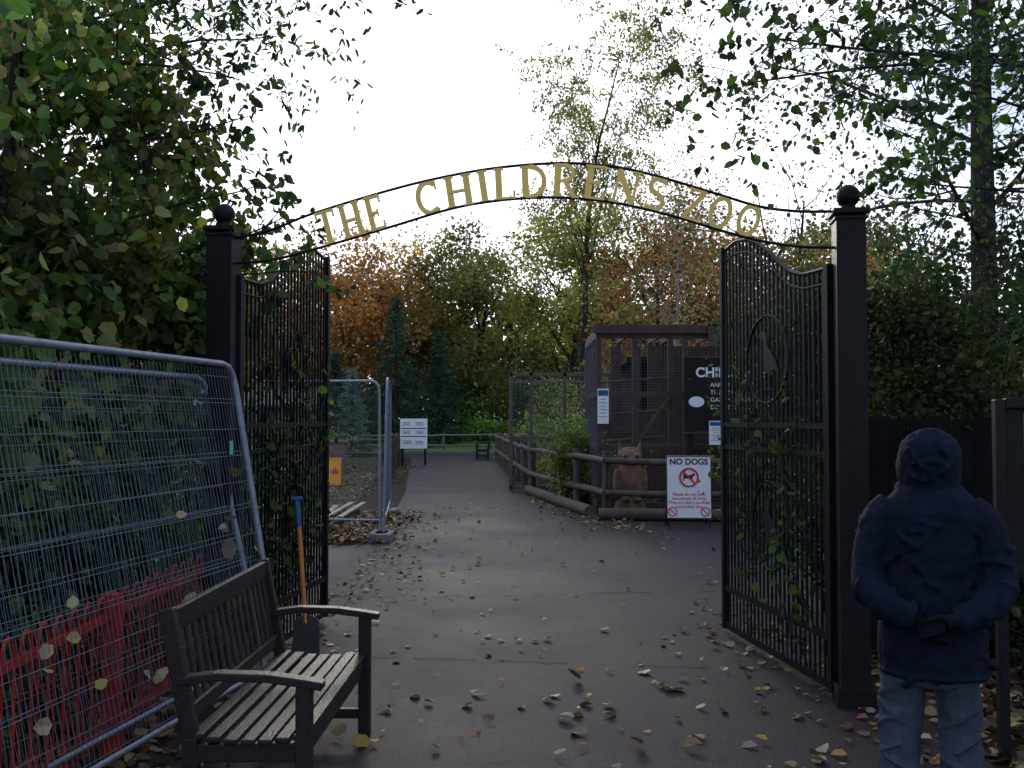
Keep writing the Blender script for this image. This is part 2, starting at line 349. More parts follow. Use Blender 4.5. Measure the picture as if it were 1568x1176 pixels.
def scatter(n,f):
    out=[]
    while len(out)<n:
        p=f()
        if p is not None: out.append(p)
    return np.array(out)
g=Geo()
def fpath():
    y=rng.uniform(3.2,20); x=rng.uniform(-2,2.6) if y<8 else rng.uniform(-2,4.5)
    return (x,y,rng.uniform(.016,.026))
C=scatter(380,fpath)
C2=scatter(230,lambda:(2.15-abs(rng.normal(0,.38)),rng.uniform(3.8,9),.02))
C3=scatter(320,lambda:(-1.75+abs(rng.normal(0,.45)),rng.uniform(3.6,13),.02))
C4=scatter(50,lambda:(rng.uniform(-.9,1.4),rng.uniform(3.8,6.5),.02))
C5=scatter(400,lambda:(lambda f:(1.4+rng.normal(0,.25)+(.5-1.4)*f,16.2+5*f+rng.normal(0,.2),.02))(rng.uniform(-.3,1)))
for CC,s in ((C,.058),(C2,.058),(C3,.055),(C4,.08),(C5,.07)): leaves(g,CC,s,mulp(DRY,.85),0,0,'hex',wid=.42,flat=.3,cf=.1)
g.build('fallen_leaves',[LITTER])
g=Geo()
C=np.vstack([scatter(4200,lambda:(rng.uniform(2.25,5.5),rng.uniform(2.8,7.2),rng.uniform(.01,.06))),
  scatter(2200,lambda:(rng.uniform(-3.6,-1.75),rng.uniform(2.5,8),rng.uniform(.01,.05))),
  scatter(1700,lambda:(rng.normal(-2.35,.38),rng.uniform(13,17),rng.uniform(.01,.08))),
  scatter(1500,lambda:(rng.uniform(-8,-3),rng.uniform(18,34),rng.uniform(.01,.05))),
  scatter(1800,lambda:(rng.uniform(1.6,6),rng.uniform(16,20),rng.uniform(.01,.05)))])
leaves(g,C,.075,[c for c in DRY[:4]]+[(.09,.05,.03),(.07,.045,.03)],0,0,'hex',wid=.42,flat=.5,cf=.2)
g.build('leaf_litter',[LITTER])

# ------------------------------------------------------------------ gate posts
LP=np.array([-1.83,6.3,0]); RP=np.array([1.965,5.78,0])
def gatepost(p,h):
    g=Geo(); x,y,_=p; rz=-.137
    box(g,(x,y,h/2-.08),(.165,.165,h-.16),0,rz); box(g,(x,y,.06),(.21,.21,.12),0,rz)
    box(g,(x,y,h-.135),(.20,.20,.03),0,rz); box(g,(x,y,h-.175),(.185,.185,.018),0,rz)
    loft(g,[(x,y,h-.12,.05,.05),(x,y,h-.095,.04,.04),(x,y,h-.08,.045,.045)],16)
    ballg(g,(x,y,h-.035),.068)
    for z in (.45,2.35):
        box(g,(x,y+.095,z),(.06,.05,.12),0,rz)
    return g.build('gate_post',POSTM,bevel=.004)
gatepost(LP,2.98); gatepost(RP,2.98)

ux=nrm(RP-LP)
def az_(X,z): 
    f=(X-LP[0])/(RP[0]-LP[0]); return (X,LP[1]+(RP[1]-LP[1])*f,z)
UP=[(-1.745,2.79),(-1.5,2.845),(-1.283,2.925),(-.908,3.03),(-.538,3.117),(-.135,3.18),(.26,3.20),(.56,3.175),(.841,3.11),(1.22,2.982),(1.462,2.90),(1.68,2.865),(1.885,2.858)]
LO=[(-1.745,2.63),(-1.5,2.65),(-1.2,2.719),(-.743,2.84),(-.376,2.939),(-.1,2.98),(.182,2.992),(.45,2.975),(.688,2.932),(1.0,2.845),(1.22,2.769),(1.48,2.692),(1.7,2.655),(1.885,2.645)]
sign=empty('gateway_arch_sign')
g=Geo()
for A in (UP,LO): tube(g,spline([az_(*p) for p in A],70),.009,8,0)
g.build('arch_rails',IRON,parent=sign,smooth=True)
TK,TN=.19,.085
def arc(cx,cy,rx,ry,a0,a1,n=14): return [(cx+rx*math.cos(math.radians(a0+(a1-a0)*i/n)),cy+ry*math.sin(math.radians(a0+(a1-a0)*i/n))) for i in range(n+1)]
def stem(x,y0=0,y1=1): return [([(x,y0),(x,y1)],TK),([(x-.15,y0+.03),(x+.15,y0+.03)],.06),([(x-.15,y1-.03),(x+.15,y1-.03)],.06)]
GL={
'T':(.72,[([(.36,0),(.36,.95)],TK),([(.21,.03),(.51,.03)],.06),([(.0,.96),(.72,.96)],.08),([(.03,.99),(.03,.76)],.06),([(.69,.99),(.69,.76)],.06)]),
'H':(.85,stem(.16)+stem(.69)+[([(.16,.5),(.69,.5)],TN)]),
'E':(.66,stem(.16)+[([(.1,.04),(.62,.04)],TN),([(.1,.96),(.6,.96)],TN),([(.16,.5),(.45,.5)],TN),([(.61,.0),(.61,.24)],.06),([(.59,1),(.59,.78)],.06),([(.45,.4),(.45,.6)],.05)]),
'C':(.76,[(arc(.42,.5,.33,.46,48,312,22),.15),([(.66,1),(.66,.7)],.06)]),
'I':(.36,stem(.18)),
'L':(.66,stem(.16)+[([(.1,.04),(.62,.04)],TN),([(.61,0),(.61,.26)],.06)]),
'D':(.82,stem(.16)+[(arc(.3,.5,.42,.46,-90,90,16),.14),([(.16,.04),(.32,.04)],TN),([(.16,.96),(.32,.96)],TN)]),
'R':(.80,stem(.16)+[(arc(.34,.73,.26,.235,-90,90,12),.12),([(.16,.965),(.36,.965)],TN),([(.16,.5),(.36,.5)],TN),([(.38,.5),(.68,.03)],.14),([(.62,.03),(.82,.03)],.06)]),
'N':(.86,[([(.16,0),(.16,1)],.08),([(.7,0),(.7,1)],.08),([(.14,.97),(.71,.03)],.17),([(.02,.03),(.3,.03)],.06),([(.56,.97),(.84,.97)],.06)]),
'S':(.62,[(arc(.31,.74,.22,.215,35,270,14)+arc(.31,.27,.24,.235,90,-145,14),.14),([(.5,.98),(.5,.76)],.05),([(.09,.02),(.09,.26)],.05)]),
'Z':(.70,[([(.05,.95),(.64,.95)],.09),([(.58,.93),(.1,.07)],.16),([(.05,.05),(.66,.05)],.09),([(.07,1),(.07,.78)],.055),([(.65,0),(.65,.24)],.055)]),
'O':(.84,[(arc(.42,.5,.32,.45,0,360,30),.15)])}
def glyph(g,ch,org,u,v,h,d0=.012):
    n=np.cross(nrm(u),v)
    for si,(pl,th) in enumerate(GL[ch][1]):
        pl=np.array(pl,float); T=np.gradient(pl,axis=0); T/=np.linalg.norm(T,axis=1,keepdims=True)
        Nn=np.stack([-T[:,1],T[:,0]],1)*th/2; A=pl+Nn;B=pl-Nn; d=d0/2+si*.0007; k=len(pl); V=[]
        for a,b in zip(A,B):
            for q,s in ((a,-1),(b,-1),(b,1),(a,1)): V.append(org+u*q[0]*h+v*q[1]*h+n*d*s)
        F=[]
        for i in range(k-1):
            for j in range(4): F.append([i*4+j,i*4+(j+1)%4,(i+1)*4+(j+1)%4,(i+1)*4+j])
        F+= [[3,2,1,0],[4*(k-1)+j for j in range(4)]]
        g.add(np.array(V),F,0)
lu=[p[0] for p in UP]; lz=[p[1] for p in UP]; mu=[p[0] for p in LO]; mz=[p[1] for p in LO]
g=Geo()
def word(wd,x0,x1):
    W=sum(GL[c][0] for c in wd); gap=.12; tot=W+gap*(len(wd)-1); k=(x1-x0)/tot; x=x0
    for c in wd:
        cw=GL[c][0]*k; xc=x+cw/2
        zu=np.interp(xc,lu,lz); zl=np.interp(xc,mu,mz); e=.05
        sl=(np.interp(xc+e,lu,lz)+np.interp(xc+e,mu,mz)-np.interp(xc-e,lu,lz)-np.interp(xc-e,mu,mz))/2/(2*e)
        a=math.atan(sl); u=nrm(ux*math.cos(a)+np.array([0,0,math.sin(a)])); v=nrm(-ux*math.sin(a)+np.array([0,0,math.cos(a)]))
        hh=(zu-zl)*math.cos(a)-.004
        org=np.array(az_(xc,(zu+zl)/2))-u*cw/2-v*hh/2
        glyph(g,c,org,u*(k/hh),v,hh); x+=cw+gap*k
word('THE',-1.22,-.80); word('CHILDRENS',-.60,.93); word('ZOO',1.03,1.47)
g.build('gold_letters',GOLD,parent=sign)

# gates
def profile(s): return np.interp(s,[0,.2,.31,.40,.48,.61,.72,.85,1,1.1],[2.54,2.55,2.60,2.68,2.77,2.88,2.94,2.965,2.93,2.9])
def gate(hinge,tip,birdflip,nv):
    hinge=np.array(hinge,float);tip=np.array(tip,float); Lg=np.linalg.norm(tip-hinge); u=nrm(tip-hinge)
    par=empty('iron_gate',tuple(hinge)); g=Geo()
    def P(s,z,o=0): 
        q=u*s*Lg; return (q[0]-u[1]*o,q[1]+u[0]*o,z)
    beam(g,P(0,.05),P(0,2.56),.05,.05,up=u); beam(g,P(1,.05),P(1,2.96),.045,.045,up=u)
    nb=26
    for i in range(1,nb):
        s=i/nb; beam(g,P(s,.36),P(s,profile(s)),.014,.014,up=u)
        beam(g,P(s-.5/nb,.1),P(s-.5/nb,.36),.012,.012,up=u)
        if i%2: beam(g,P(s+.25/nb,1.63),P(s+.25/nb,profile(s)-.1),.009,.009,up=u)
    for z,h in ((.08,.045),(.36,.045),(1.43,.03),(1.60,.035)): beam(g,P(.01,z),P(.99,z),.03,h)
    for dz in (0,-.09): tube(g,[P(s,profile(s)+dz,0) for s in np.linspace(.01,.99,30)],.014 if dz==0 else .009,6)
    for i in range(9):
        s=.08+i*.105; tube(g,[P(s+.026*math.cos(a),1.515+.05*math.sin(a),.0) for a in np.linspace(0,6.283,15)],.006,5,cap=False)
    for (sc,zc,rs,rz_) in ((.52,2.05,.20,.30),(.5,.92,.17,.30)):
        tube(g,[P(sc+rs*math.cos(a),zc+rz_*math.sin(a),.010) for a in np.linspace(0,6.283,40)],.009,6,cap=False)
    for k in range(16):
        s0=rng.uniform(.12,.85); z0=rng.uniform(.6,2.3); sg=rng.choice([-1,1])
        pts=[P(s0+sg*.07*(1-a/9)*math.cos(a)*1.0,z0+.13*(1-a/9)*math.sin(a)+a*.012,-.02) for a in np.linspace(0,7.5,22)]
        tube(g,pts,.006,5)
    g.build('frame',IRON,parent=par)
    bird=[(-.22,.30),(-.10,.33),(-.04,.27),(-.02,.16),(.08,.08),(.20,-.02),(.30,-.16),(.16,-.12),(.07,-.14),(.04,-.30),(.10,-.34),(.0,-.34),(.01,-.15),(-.05,-.16),(-.06,-.30),(-.02,-.34),(-.11,-.34),(-.09,-.13),(-.13,.0),(-.12,.16),(-.15,.25),(-.26,.27)]
    rab=[(-.2,-.2),(-.22,-.05),(-.15,.08),(-.05,.12),(.0,.2),(-.02,.36),(.05,.38),(.07,.24),(.14,.2),(.2,.12),(.15,.05),(.12,-.02),(.14,-.2)]
    g=Geo()
    def tr(o,fx,sx): 
        o=[(a*fx*sx,b*sx) for a,b in o]; return o if fx>0 else o[::-1]
    plate(g,tr(bird,birdflip,.62),P(.5,2.05,.014),u,.006)
    plate(g,tr(rab,-birdflip,.55),P(.5,.90,.014),u,.006)
    g.build('animal_plates',IRON,parent=par)
    g=Geo(); LL=[]
    for k in range(nv):
        s=rng.uniform(.1,.9); z=.1; pts=[]; zt=rng.uniform(1.5,2.8)
        while z<zt and len(pts)<26:
            pts.append(P(np.clip(s,.03,.97),min(z,profile(s)),rng.uniform(-.03,.05))); s+=rng.normal(0,.045); z+=.11
        pts=np.array(pts); tube(g,pts,.005,4,0,cap=False); LL.append(tipleaves([pts],30,.055))
    leaves(g,np.vstack(LL),.062,GREEN+DGREEN,1,.5,'hex',wid=.4)
    g.build('climbing_vine',[BARK,LEAF],parent=par)
gate((-1.745,6.34,0),(-1.51,8.08,0),1,13)
gate((1.88,5.88,0),(1.63,7.65,0),-1,6)

# ------------------------------------------------------------------ heras fencing
def heras(name,a_bot,b_bot,a_top,b_top,foot=True,wr=.0015,sp=.036,hs=.17):
    a0,b0,a1,b1=[np.array(q,float) for q in (a_bot,b_bot,a_top,b_top)]
    par=empty(name,tuple(a0)); g=Geo(); o=a0
    def Q(u,v): return (a0*(1-u)+b0*u)*(1-v)+(a1*(1-u)+b1*u)*v-o
    r=.019; Lh=np.linalg.norm(b0-a0); c=.13/Lh; cv=.13/2.0
    pts=[Q(0,0),Q(0,.5),Q(0,1-cv),Q(c*.12,1-cv*.45),Q(c*.45,1-cv*.12),Q(c,1),Q(.5,1),Q(1-c,1),Q(1-c*.45,1-cv*.12),Q(1-c*.12,1-cv*.45),Q(1,1-cv),Q(1,.5),Q(1,0)]
    tube(g,pts,r,12); tube(g,[Q(0,.1),Q(1,.1)],r*.8,8)
    g.build('tube_frame',GALV,parent=par,smooth=True)
    g=Geo(); n=int(Lh/sp)
    for i in range(1,n): 
        u=i/n; tube(g,[Q(u,.1),Q(u+rng.normal(0,.0006),.5)+rng.normal(0,.002,3),Q(u,.985)],wr,4,cap=False)
    m=int(2/hs)
    for i in range(m+1):
        for dv in ((0,.012) if i%2==0 else (0,)):
            v=.1+.86*i/m+dv; tube(g,[Q(0,v),Q(.5,v)+rng.normal(0,.003,3),Q(1,v)],wr*1.3,4,cap=False)
    g.build('wire_mesh',WIRE,parent=par)
    if foot:
        g=Geo()
        for u in (0,1):
            q=Q(u,0); box(g,(q[0],q[1],.06-o[2]),(.24,.5,.12),0)
        g.build('feet',CONC,parent=par,bevel=.015)
    return par
d=nrm([-.37,-2.0,0])*3.5
bA=np.array([-1.36,6.0,.0]); tA=np.array([-1.69,6.0,1.97])
heras('temporary_fence_panel',bA+d,bA,tA+d,tA,foot=False)
bB=np.array([-1.52,6.25,.0]); tB=np.array([-1.93,6.25,1.90])
heras('temporary_fence_panel',bB+d,bB,tB+d,tB,foot=False)
heras('temporary_fence_panel',(-4.9,13.9,.06),(-1.78,13.5,.06),(-4.9,13.9,2.15),(-1.80,13.5,2.15))
heras('temporary_fence_panel',(-1.72,13.4,.06),(-2.05,16.8,.06),(-1.68,13.4,2.18),(-2.05,16.8,2.18))
g=Geo(); C=[]
for k in range(16):
    u=rng.uniform(.0,.62); v=rng.uniform(.15,.75); q=(bA+d*u)*(1-v)+(tA+d*u)*v+np.array([.01,0,0]); C.append(q)
leaves(g,C,.09,[(.42,.36,.22),(.30,.24,.15),(.38,.32,.1)],0,.3,'hex',wid=.42,cf=0); g.build('caught_leaves',[LITTER])
g=Geo(); q=bA*(.25)+tA*.75+d*.06; plate(g,[(-.02,-.04),(.02,-.04),(.02,.04),(-.02,.04)],(q[0]+.015,q[1],q[2]),(.18,1,0),.003)
g.build('fence_tag',mat('mint_plastic',(.2,.5,.42),.4,.1,4,0))

par=empty('red_bow_top_fence'); g=Geo(); X=-1.93
for z in (.16,.70): beam(g,(X,2.2,z),(X,6.9,z),.03,.035)
y=2.25
while y<6.8:
    a=np.linspace(0,math.pi,9); pts=[(X,y-.045,.12)]+[(X,y-.045*math.cos(t_),.735+.07*math.sin(t_)) for t_ in a]+[(X,y+.045,.12)]
    tube(g,pts,.008,6,cap=False); y+=.145
for y in (2.3,4.85,6.85): beam(g,(X,y,0),(X,y,.80),.085,.075,up=(1,0,0))
g.build('railings',RED,parent=par)

# ------------------------------------------------------------------ bench
def bench(name,loc,rz,L=1.4,D=.52,m=BENCH):
    e=empty(name,loc); e.rotation_euler=(0,0,rz); g=Geo()
    for y in (0.03,L-.03):
        beam(g,(D-.03,y,0),(D-.03,y,.62),.06,.06,up=(0,1,0))
        beam(g,(.06,y,0),(.05,y,.42),.06,.055,up=(0,1,0)); beam(g,(.05,y,.42),(-.05,y,.91),.06,.05,up=(0,1,0))
        beam(g,(.06,y,.36),(D-.05,y,.37),.045,.07)
        arm=[(-.0,.635),(.15,.655),(.35,.65),(D-.02,.63),(D+.04,.62)]
        for (a,b),(c_,d_) in zip(arm[:-1],arm[1:]): beam(g,(a,y,b),(c_+.004,y,d_),.07,.032)
        beam(g,(.06,y,.12),(D-.05,y,.12),.035,.05)
    for i in range(7):
        x=.075+i*(D-.12)/6; z=.425-.02*math.sin(i/6*math.pi)+rng.normal(0,.0012); beam(g,(x,-.0+rng.normal(0,.003),z),(x,L+rng.normal(0,.003),z),.052,.022)
    beam(g,(D-.045,.05,.365),(D-.045,L-.05,.365),.028,.08)
    beam(g,(-.037,.05,.86),(-.037,L-.05,.86),.032,.09); beam(g,(.028,.05,.50),(.028,L-.05,.50),.032,.06)
    n=15
    for i in range(n):
        y=.1+i*(L-.2)/(n-1); beam(g,(.026,y,.51),(-.034,y,.84),.045,.014,up=(1,0,0))
    g.build('frame_and_slats',m,parent=e,bevel=.006); return e
bench('park_bench',(-1.29,3.86,0),math.radians(-1.5))
bench('park_bench',(-.9,40.5,0),math.radians(180),1.5)

e=empty('shovel',(-1.47,6.9,0)); g=Geo()
tube(g,[(.06,-.05,.25),(.0,0,.92)],.016,8,0); tube(g,[(0,0,.9),(-.02,.01,1.08)],.02,8,1); tube(g,[(-.05,.01,1.09),(.02,.01,1.09)],.017,8,1)
plate(g,[(-.09,.02),(-.04,.0),(.04,0),(.09,.02),(.09,.26),(.04,.3),(-.04,.3),(-.09,.26)],(.065,-.055,0),(1,.2,0),.006,2)
g.build('shovel_body',[ORANGE,BLUEP,STEEL],parent=e)

def text(body,size,loc,par,m,align='CENTER',rot=(math.radians(90),0,0),off=0.0):
    cu=bpy.data.curves.new('lettering','FONT'); cu.body=body; cu.size=size; cu.align_x=align; cu.extrude=.001; cu.offset=off
    o=bpy.data.objects.new('lettering',cu); scene.collection.objects.link(o); o.data.materials.append(m); o.location=loc; o.rotation_euler=rot; o.parent=par; return o
e=empty('no_dogs_sign',(2.68,15.1,0)); e.rotation_euler=(math.radians(-4),0,math.radians(-3)); g=Geo()
box(g,(0,0,.60),(.68,.02,.95),0); g.build('panel',WHITE,parent=e,bevel=.004)
g=Geo()
for x in (-.31,.31): box(g,(x,.025,.54),(.03,.03,1.08),0); beam(g,(x,.03,.9),(x,.45,.0),.025,.025)
for z in (.135,1.065): box(g,(0,-.012,z),(.68,.008,.012))
for x in (-.335,.335): box(g,(x,-.0125,.6),(.012,.008,.92))
g.build('stand',BLACKP,parent=e)
text('NO DOGS',.125,(0,-.013,.945),e,BLACKP,off=.003)
for i,s in enumerate(('Please do not feed','the animals & birds','They are fed a carefully','controlled diet')): text(s,.066,(0,-.013,.475-i*.062),e,REDP)
g=Geo()
for (cx,cz,r) in ((0,.75,.135),(-.25,.235,.065),(.24,.235,.065)):
    tube(g,[(cx+r*math.cos(a),-.013,cz+r*math.sin(a)) for a in np.linspace(0,6.283,36)],r*.12,6,cap=False)
    beam(g,(cx-r*.7,-.016,cz+r*.7),(cx+r*.7,-.016,cz-r*.7),.006,r*.2)
g.build('prohibition_ring',REDP,parent=e)
g=Geo(); dog=[(-.09,-.05),(-.075,-.05),(-.07,-.01),(.03,-.01),(.035,-.05),(.05,-.05),(.055,.02),(.09,.03),(.09,.05),(.06,.07),(.045,.04),(-.06,.035),(-.095,.06),(-.08,.02)]
plate(g,dog,(0,-.0125,.745),(1,0,0),.003); g.build('dog_pictogram',BLACKP,parent=e)

# ------------------------------------------------------------------ aviary
av=empty('aviary',(1.5,17.2,0))
g=Geo(); W,Dp,Hh=3.9,2.6,3.12
xs=[0,.62,1.24,1.5,2.2,2.9,3.9]
for x in xs:
    box(g,(x,0,Hh/2),(.09,.09,Hh)); box(g,(x,Dp,Hh/2),(.09,.09,Hh))
for y in (.87,1.73): box(g,(0,y,Hh/2),(.09,.09,Hh)); box(g,(W,y,Hh/2),(.09,.09,Hh))
for z in (.15,1.15,2.05,Hh-.05):
    box(g,(W/2,-.01,z),(W+.1,.075,.09)); box(g,(-.01,Dp/2,z),(.075,Dp,.09))
for x in xs: beam(g,(x,-.1,Hh+.05),(x,Dp+.1,Hh+.05),.05,.09)
box(g,(W/2,-.1,Hh+.06),(W+.2,.04,.15))
beam(g,(0,-.06,.2),(.6,-.06,1.1),.03,.07); beam(g,(.64,-.065,1.2),(1.22,-.065,2.0),.03,.07)
g.build('timber_frame',TIMB,parent=av,bevel=.006)
g=Geo()
for i in range(26):
    if i not in (1,2,4,5,7): box(g,(.08+i*.15,Dp-.06,Hh/2),(.142,.02,Hh-.1))
    else: box(g,(.08+i*.15,Dp-.06,.9),(.142,.02,1.7))
for i in range(15): box(g,(1.55+.08+i*.155,.1,.6),(.148,.02,1.1))
g.build('back_boards',TIMB,parent=av)
g=Geo()
for i in range(int(W/.05)): tube(g,[(.03+i*.05,-.055,.1),(.03+i*.05,-.055,Hh-.1)],.0015,3,cap=False)
for i in range(int(Hh/.05)): tube(g,[(0,-.056,.1+i*.05),(W,-.056,.1+i*.05)],.0015,3,cap=False)
for i in range(int(Dp/.05)): tube(g,[(-.055,.03+i*.05,.1),(-.055,.03+i*.05,Hh-.1)],.0015,3,cap=False)
g.build('wire_netting',WIRE,parent=av)
g=Geo(); box(g,(2.9,.9,Hh+.16),(2.1,2.2,.05)); 
for i in range(12): box(g,(1.95+i*.17,-.14,Hh-.06),(.16,.02,.36))
g.build('roof_boards',WOODF,parent=av)
g=Geo()
for z,y in ((1.7,.9),(1.2,1.5),(2.3,1.2)): tube(g,[(.1,y,z),(1.4,y+.2,z+.1)],.03,6)
g.build('perches',WOODF,parent=av)
av2=empty('animal_enclosure',(-.02,22.3,0)); g=Geo(); W2,H2=2.35,2.66
for x in (0,.45,1.2,1.8,W2): box(g,(x,0,H2/2),(.08,.08,H2))
for y in (1.5,3,4.5): box(g,(0,y,H2/2),(.08,.08,H2)); box(g,(W2,y,H2/2),(.08,.08,H2))
for z in (.1,H2-.04): box(g,(W2/2,-.01,z),(W2+.1,.06,.08)); box(g,(-.01,2.25,z),(.06,4.5,.08)); box(g,(W2/2,4.5,z),(W2,.05,.07))
box(g,(1.2,0,1.2),(W2,.05,.06))
g.build('timber_frame',TIMBG,parent=av2,bevel=.005)
g=Geo()
for i in range(int(W2/.06)): tube(g,[(.03+i*.06,-.05,.1),(.03+i*.06,-.05,H2-.05)],.0016,3,cap=False)
for i in range(int(H2/.06)): tube(g,[(0,-.052,.1+i*.06),(W2,-.052,.1+i*.06)],.0016,3,cap=False)
for i in range(int(4.5/.07)): tube(g,[(-.05,.03+i*.07,.1),(-.05,.03+i*.07,H2-.05)],.0016,3,cap=False)
g.build('wire_netting',WIRE,parent=av2)
sh=empty('timber_shed',(2.6,21,0)); g=Geo(); box(g,(2.6,1.5,1.4),(5.2,3,2.8)); 
for i in range(30): box(g,(.1+i*.175,-.012,1.4),(.16,.02,2.8))
box(g,(2.6,1.5,2.87),(5.6,3.4,.12)); g.build('walls_and_roof',DARKW,parent=sh)

e=empty('childrens_zoo_sign',(3.95,16.75,0)); g=Geo()
box(g,(0,0,2.04),(2.1,.04,1.25)); 
for x in (-.95,.95): box(g,(x,.06,1.3),(.09,.07,2.6))
g.build('board',BLACKP,parent=e,bevel=.004)
g=Geo(); 
for z in (1.405,2.675): box(g,(0,-.012,z),(2.12,.05,.03))
g.build('trim',TIMB,parent=e)
text("CHILDRENS ZOO",.225,(0.02,-.023,2.34),e,WHITE,off=.006)
for i,s in enumerate(('AND SMALL MAMMALS','THE MEERKATS','GALAPAGOS TORTOISES','DOMESTIC FARM PETS')): text(s,.105,(-.62,-.023,2.17-i*.125),e,WHITE,'LEFT')
text('TEA ROOM  >',.12,(-.62,-.023,1.5),e,WHITE,'LEFT')
g=Geo(); plate(g,[(.12*math.cos(a)*1.1,.09*math.sin(a)) for a in np.linspace(0,6.28,20)[:-1]],(-.85,-.024,1.92),(1,0,0),.004); g.build('logo',WHITE,parent=e)
def notice(loc,w,h,z,hdr):
    e=empty('notice',loc); g=Geo(); box(g,(0,0,z),(w,.02,h)); g.build('sheet',WHITE,parent=e)
    g=Geo(); box(g,(0,-.012,z+h*.38),(w*.9,.004,h*.16)); g.build('header',hdr,parent=e)
    g=Geo()
    for i in range(6): box(g,(-.02*w,-.012,z+h*.2-i*h*.1),(w*(.5+.25*(i%2)),.003,h*.015))
    g.build('print_lines',BLUEP,parent=e)
notice((1.56,17.05,0),.19,.60,1.85,BLUEP)
notice((3.42,16.68,0),.24,.40,1.40,BLUEP)

# ------------------------------------------------------------------ log fences
def rail_fence(name,pts,h=1.1,rails=(.42,.95),r=.055,step=1.9,m=WOODF):
    g=Geo(); pts=[np.array((x,y,0.)) for x,y in pts]
    for a,b in zip(pts[:-1],pts[1:]):
        L_=np.linalg.norm(b-a); k=max(1,round(L_/step))
        for i in range(k+1):
            q=a+(b-a)*i/k; tube(g,[q,q+[0,0,h*.5],q+[rng.normal(0,.01),0,h]],[r*1.35,r*1.3,r*1.25],9)
        for z in rails:
            for i in range(k):
                p=a+(b-a)*i/k; q=a+(b-a)*(i+1)/k; mid=(p+q)/2+rng.normal(0,.02,3); off=np.array([-.04,-.08,0])
                tube(g,spline([p+[0,0,z]+off,mid+[0,0,z]+off,q+[0,0,z+rng.normal(0,.015)]+off],6),r*rng.uniform(.85,1.1),8)
    return g.build(name,m,smooth=True)
rail_fence('log_rail_fence',[(5.5,15.9),(1.56,16.4),(.45,21.9),(.0,28),(-.6,39)])
rail_fence('log_rail_fence',[(-12,46.5),(10,46.5)],.95,(.35,.85),.05,2.2,CONC)
rail_fence('log_rail_fence',[(-3.1,25),(-3.8,33),(-4.6,41)],1.05,(.45,.9),.05)
rail_fence('log_rail_fence',[(-12,36),(-4.5,35)],.95,(.4,.85),.05)
g=Geo(); tube(g,[(1.4,16.15,.1),(3.6,15.9,.1)],.10,10); tube(g,[(.35,21.6,.1),(1.3,16.6,.1)],.10,10); g.build('edging_log',WOODF,smooth=True)

# upright carved owl on a stump, set just behind the rail
e=empty('carved_wooden_owl',(1.98,16.75,0)); g=Geo()
loft(g,[(0,0,0,.30,.27),(0,0,.10,.29,.26),(0,0,.24,.24,.22),(0,0,.30,.21,.19),(0,0,.42,.25,.22),(0,0,.62,.255,.22),(0,0,.78,.20,.18),(0,0,.86,.145,.14),(0,-.03,.93,.19,.17),(0,-.03,1.03,.21,.18),(0,-.02,1.11,.17,.15),(0,0,1.16,.08,.08)],24)
for s in (-1,1):
    ballg(g,(s*.235,-.03,.55),.11,sc=(.55,1.2,2.4)); ballg(g,(s*.095,-.19,1.0),.075,sc=(1,.5,1)); loft(g,[(s*.14,0,1.06,.07,.06),(s*.18,0,1.25,.014,.014)],10)
    ballg(g,(s*.10,-.22,.30),.07,sc=(1,1.4,.7))
ballg(g,(0,-.235,.94),.04,sc=(1,1,1.8)); ballg(g,(0,-.13,.55),.15,sc=(1,.8,1.5))
o=g.build('carving',CARVE,parent=e,smooth=True); md=o.modifiers.new('r','REMESH'); md.mode='VOXEL'; md.voxel_size=.013; md.use_smooth_shade=True; sm=o.modifiers.new('s','SMOOTH'); sm.iterations=1
g=Geo()
for s in (-1,1): ballg(g,(s*.095,-.225,1.0),.034)
g.build('eyes',BLACKP,parent=e)

e=empty('information_board',(-3.45,35,0)); g=Geo(); box(g,(0,0,1.1),(.95,.04,1.05)); g.build('panel',WHITE,parent=e)
g=Geo(); 
for x in (-.4,.4): box(g,(x,.05,.6),(.08,.08,1.2))
box(g,(0,-.024,1.28),(.88,.004,.03)); box(g,(.0,-.024,1.0),(.88,.004,.03))
for (x,z) in ((-.25,1.44),(.2,1.44),(-.25,1.14),(.22,1.14),(-.2,.8),(.2,.78)):
    for k in range(3): box(g,(x,-.024,z+.05-k*.045),(.3-.06*(k%2),.004,.014))
g.build('print_and_posts',BLACKP,parent=e)
e=empty('wet_floor_sign',(-4.35,24.6,0)); g=Geo()
for s in (-1,1): beam(g,(0,s*.16,0),(0,s*.01,.66),.30,.012,up=(0,1,0))
g.build('boards',YEL,parent=e)
g=Geo(); plate(g,[(-.09,0),(.09,0),(0,.15)],(0,-.125,.30),(1,0,0),.004,w=(0,.22,.97)); g.build('print',REDP,parent=e)
g=Geo()
for i in range(6):
    x=-2.95+i*.07; beam(g,(x,15.0+rng.uniform(-.2,.1),.05+.05*(i%3)),(x+rng.uniform(-.15,.12),17.2,.09+.05*(i%3)),.09,.028)
g.build('plank_stack',PALE,bevel=.003)
g=Geo(); box(g,(-7.5,30,.45),(5,.35,.9)); box(g,(-7.5,30,.93),(5.1,.42,.07)); g.build('low_brick_wall',mat('old_brick',(.18,.12,.10),.85,.35,14,.4,30),bevel=.01)
e=empty('timber_hut',(-9.6,38,0)); g=Geo(); box(g,(0,0,1.1),(4.4,3,2.2)); 
for i in range(11): box(g,(0,-1.512,.1+i*.2),(4.4,.02,.185))
g.build('walls',TIMBG,parent=e); g=Geo(); beam(g,(-2.5,-.9,2.45),(2.5,-.9,2.45),2.2,.08,up=(0,-.35,1)); beam(g,(-2.5,.9,2.45),(2.5,.9,2.45),2.2,.08,up=(0,.35,1)); g.build('roof',CONC,parent=e)

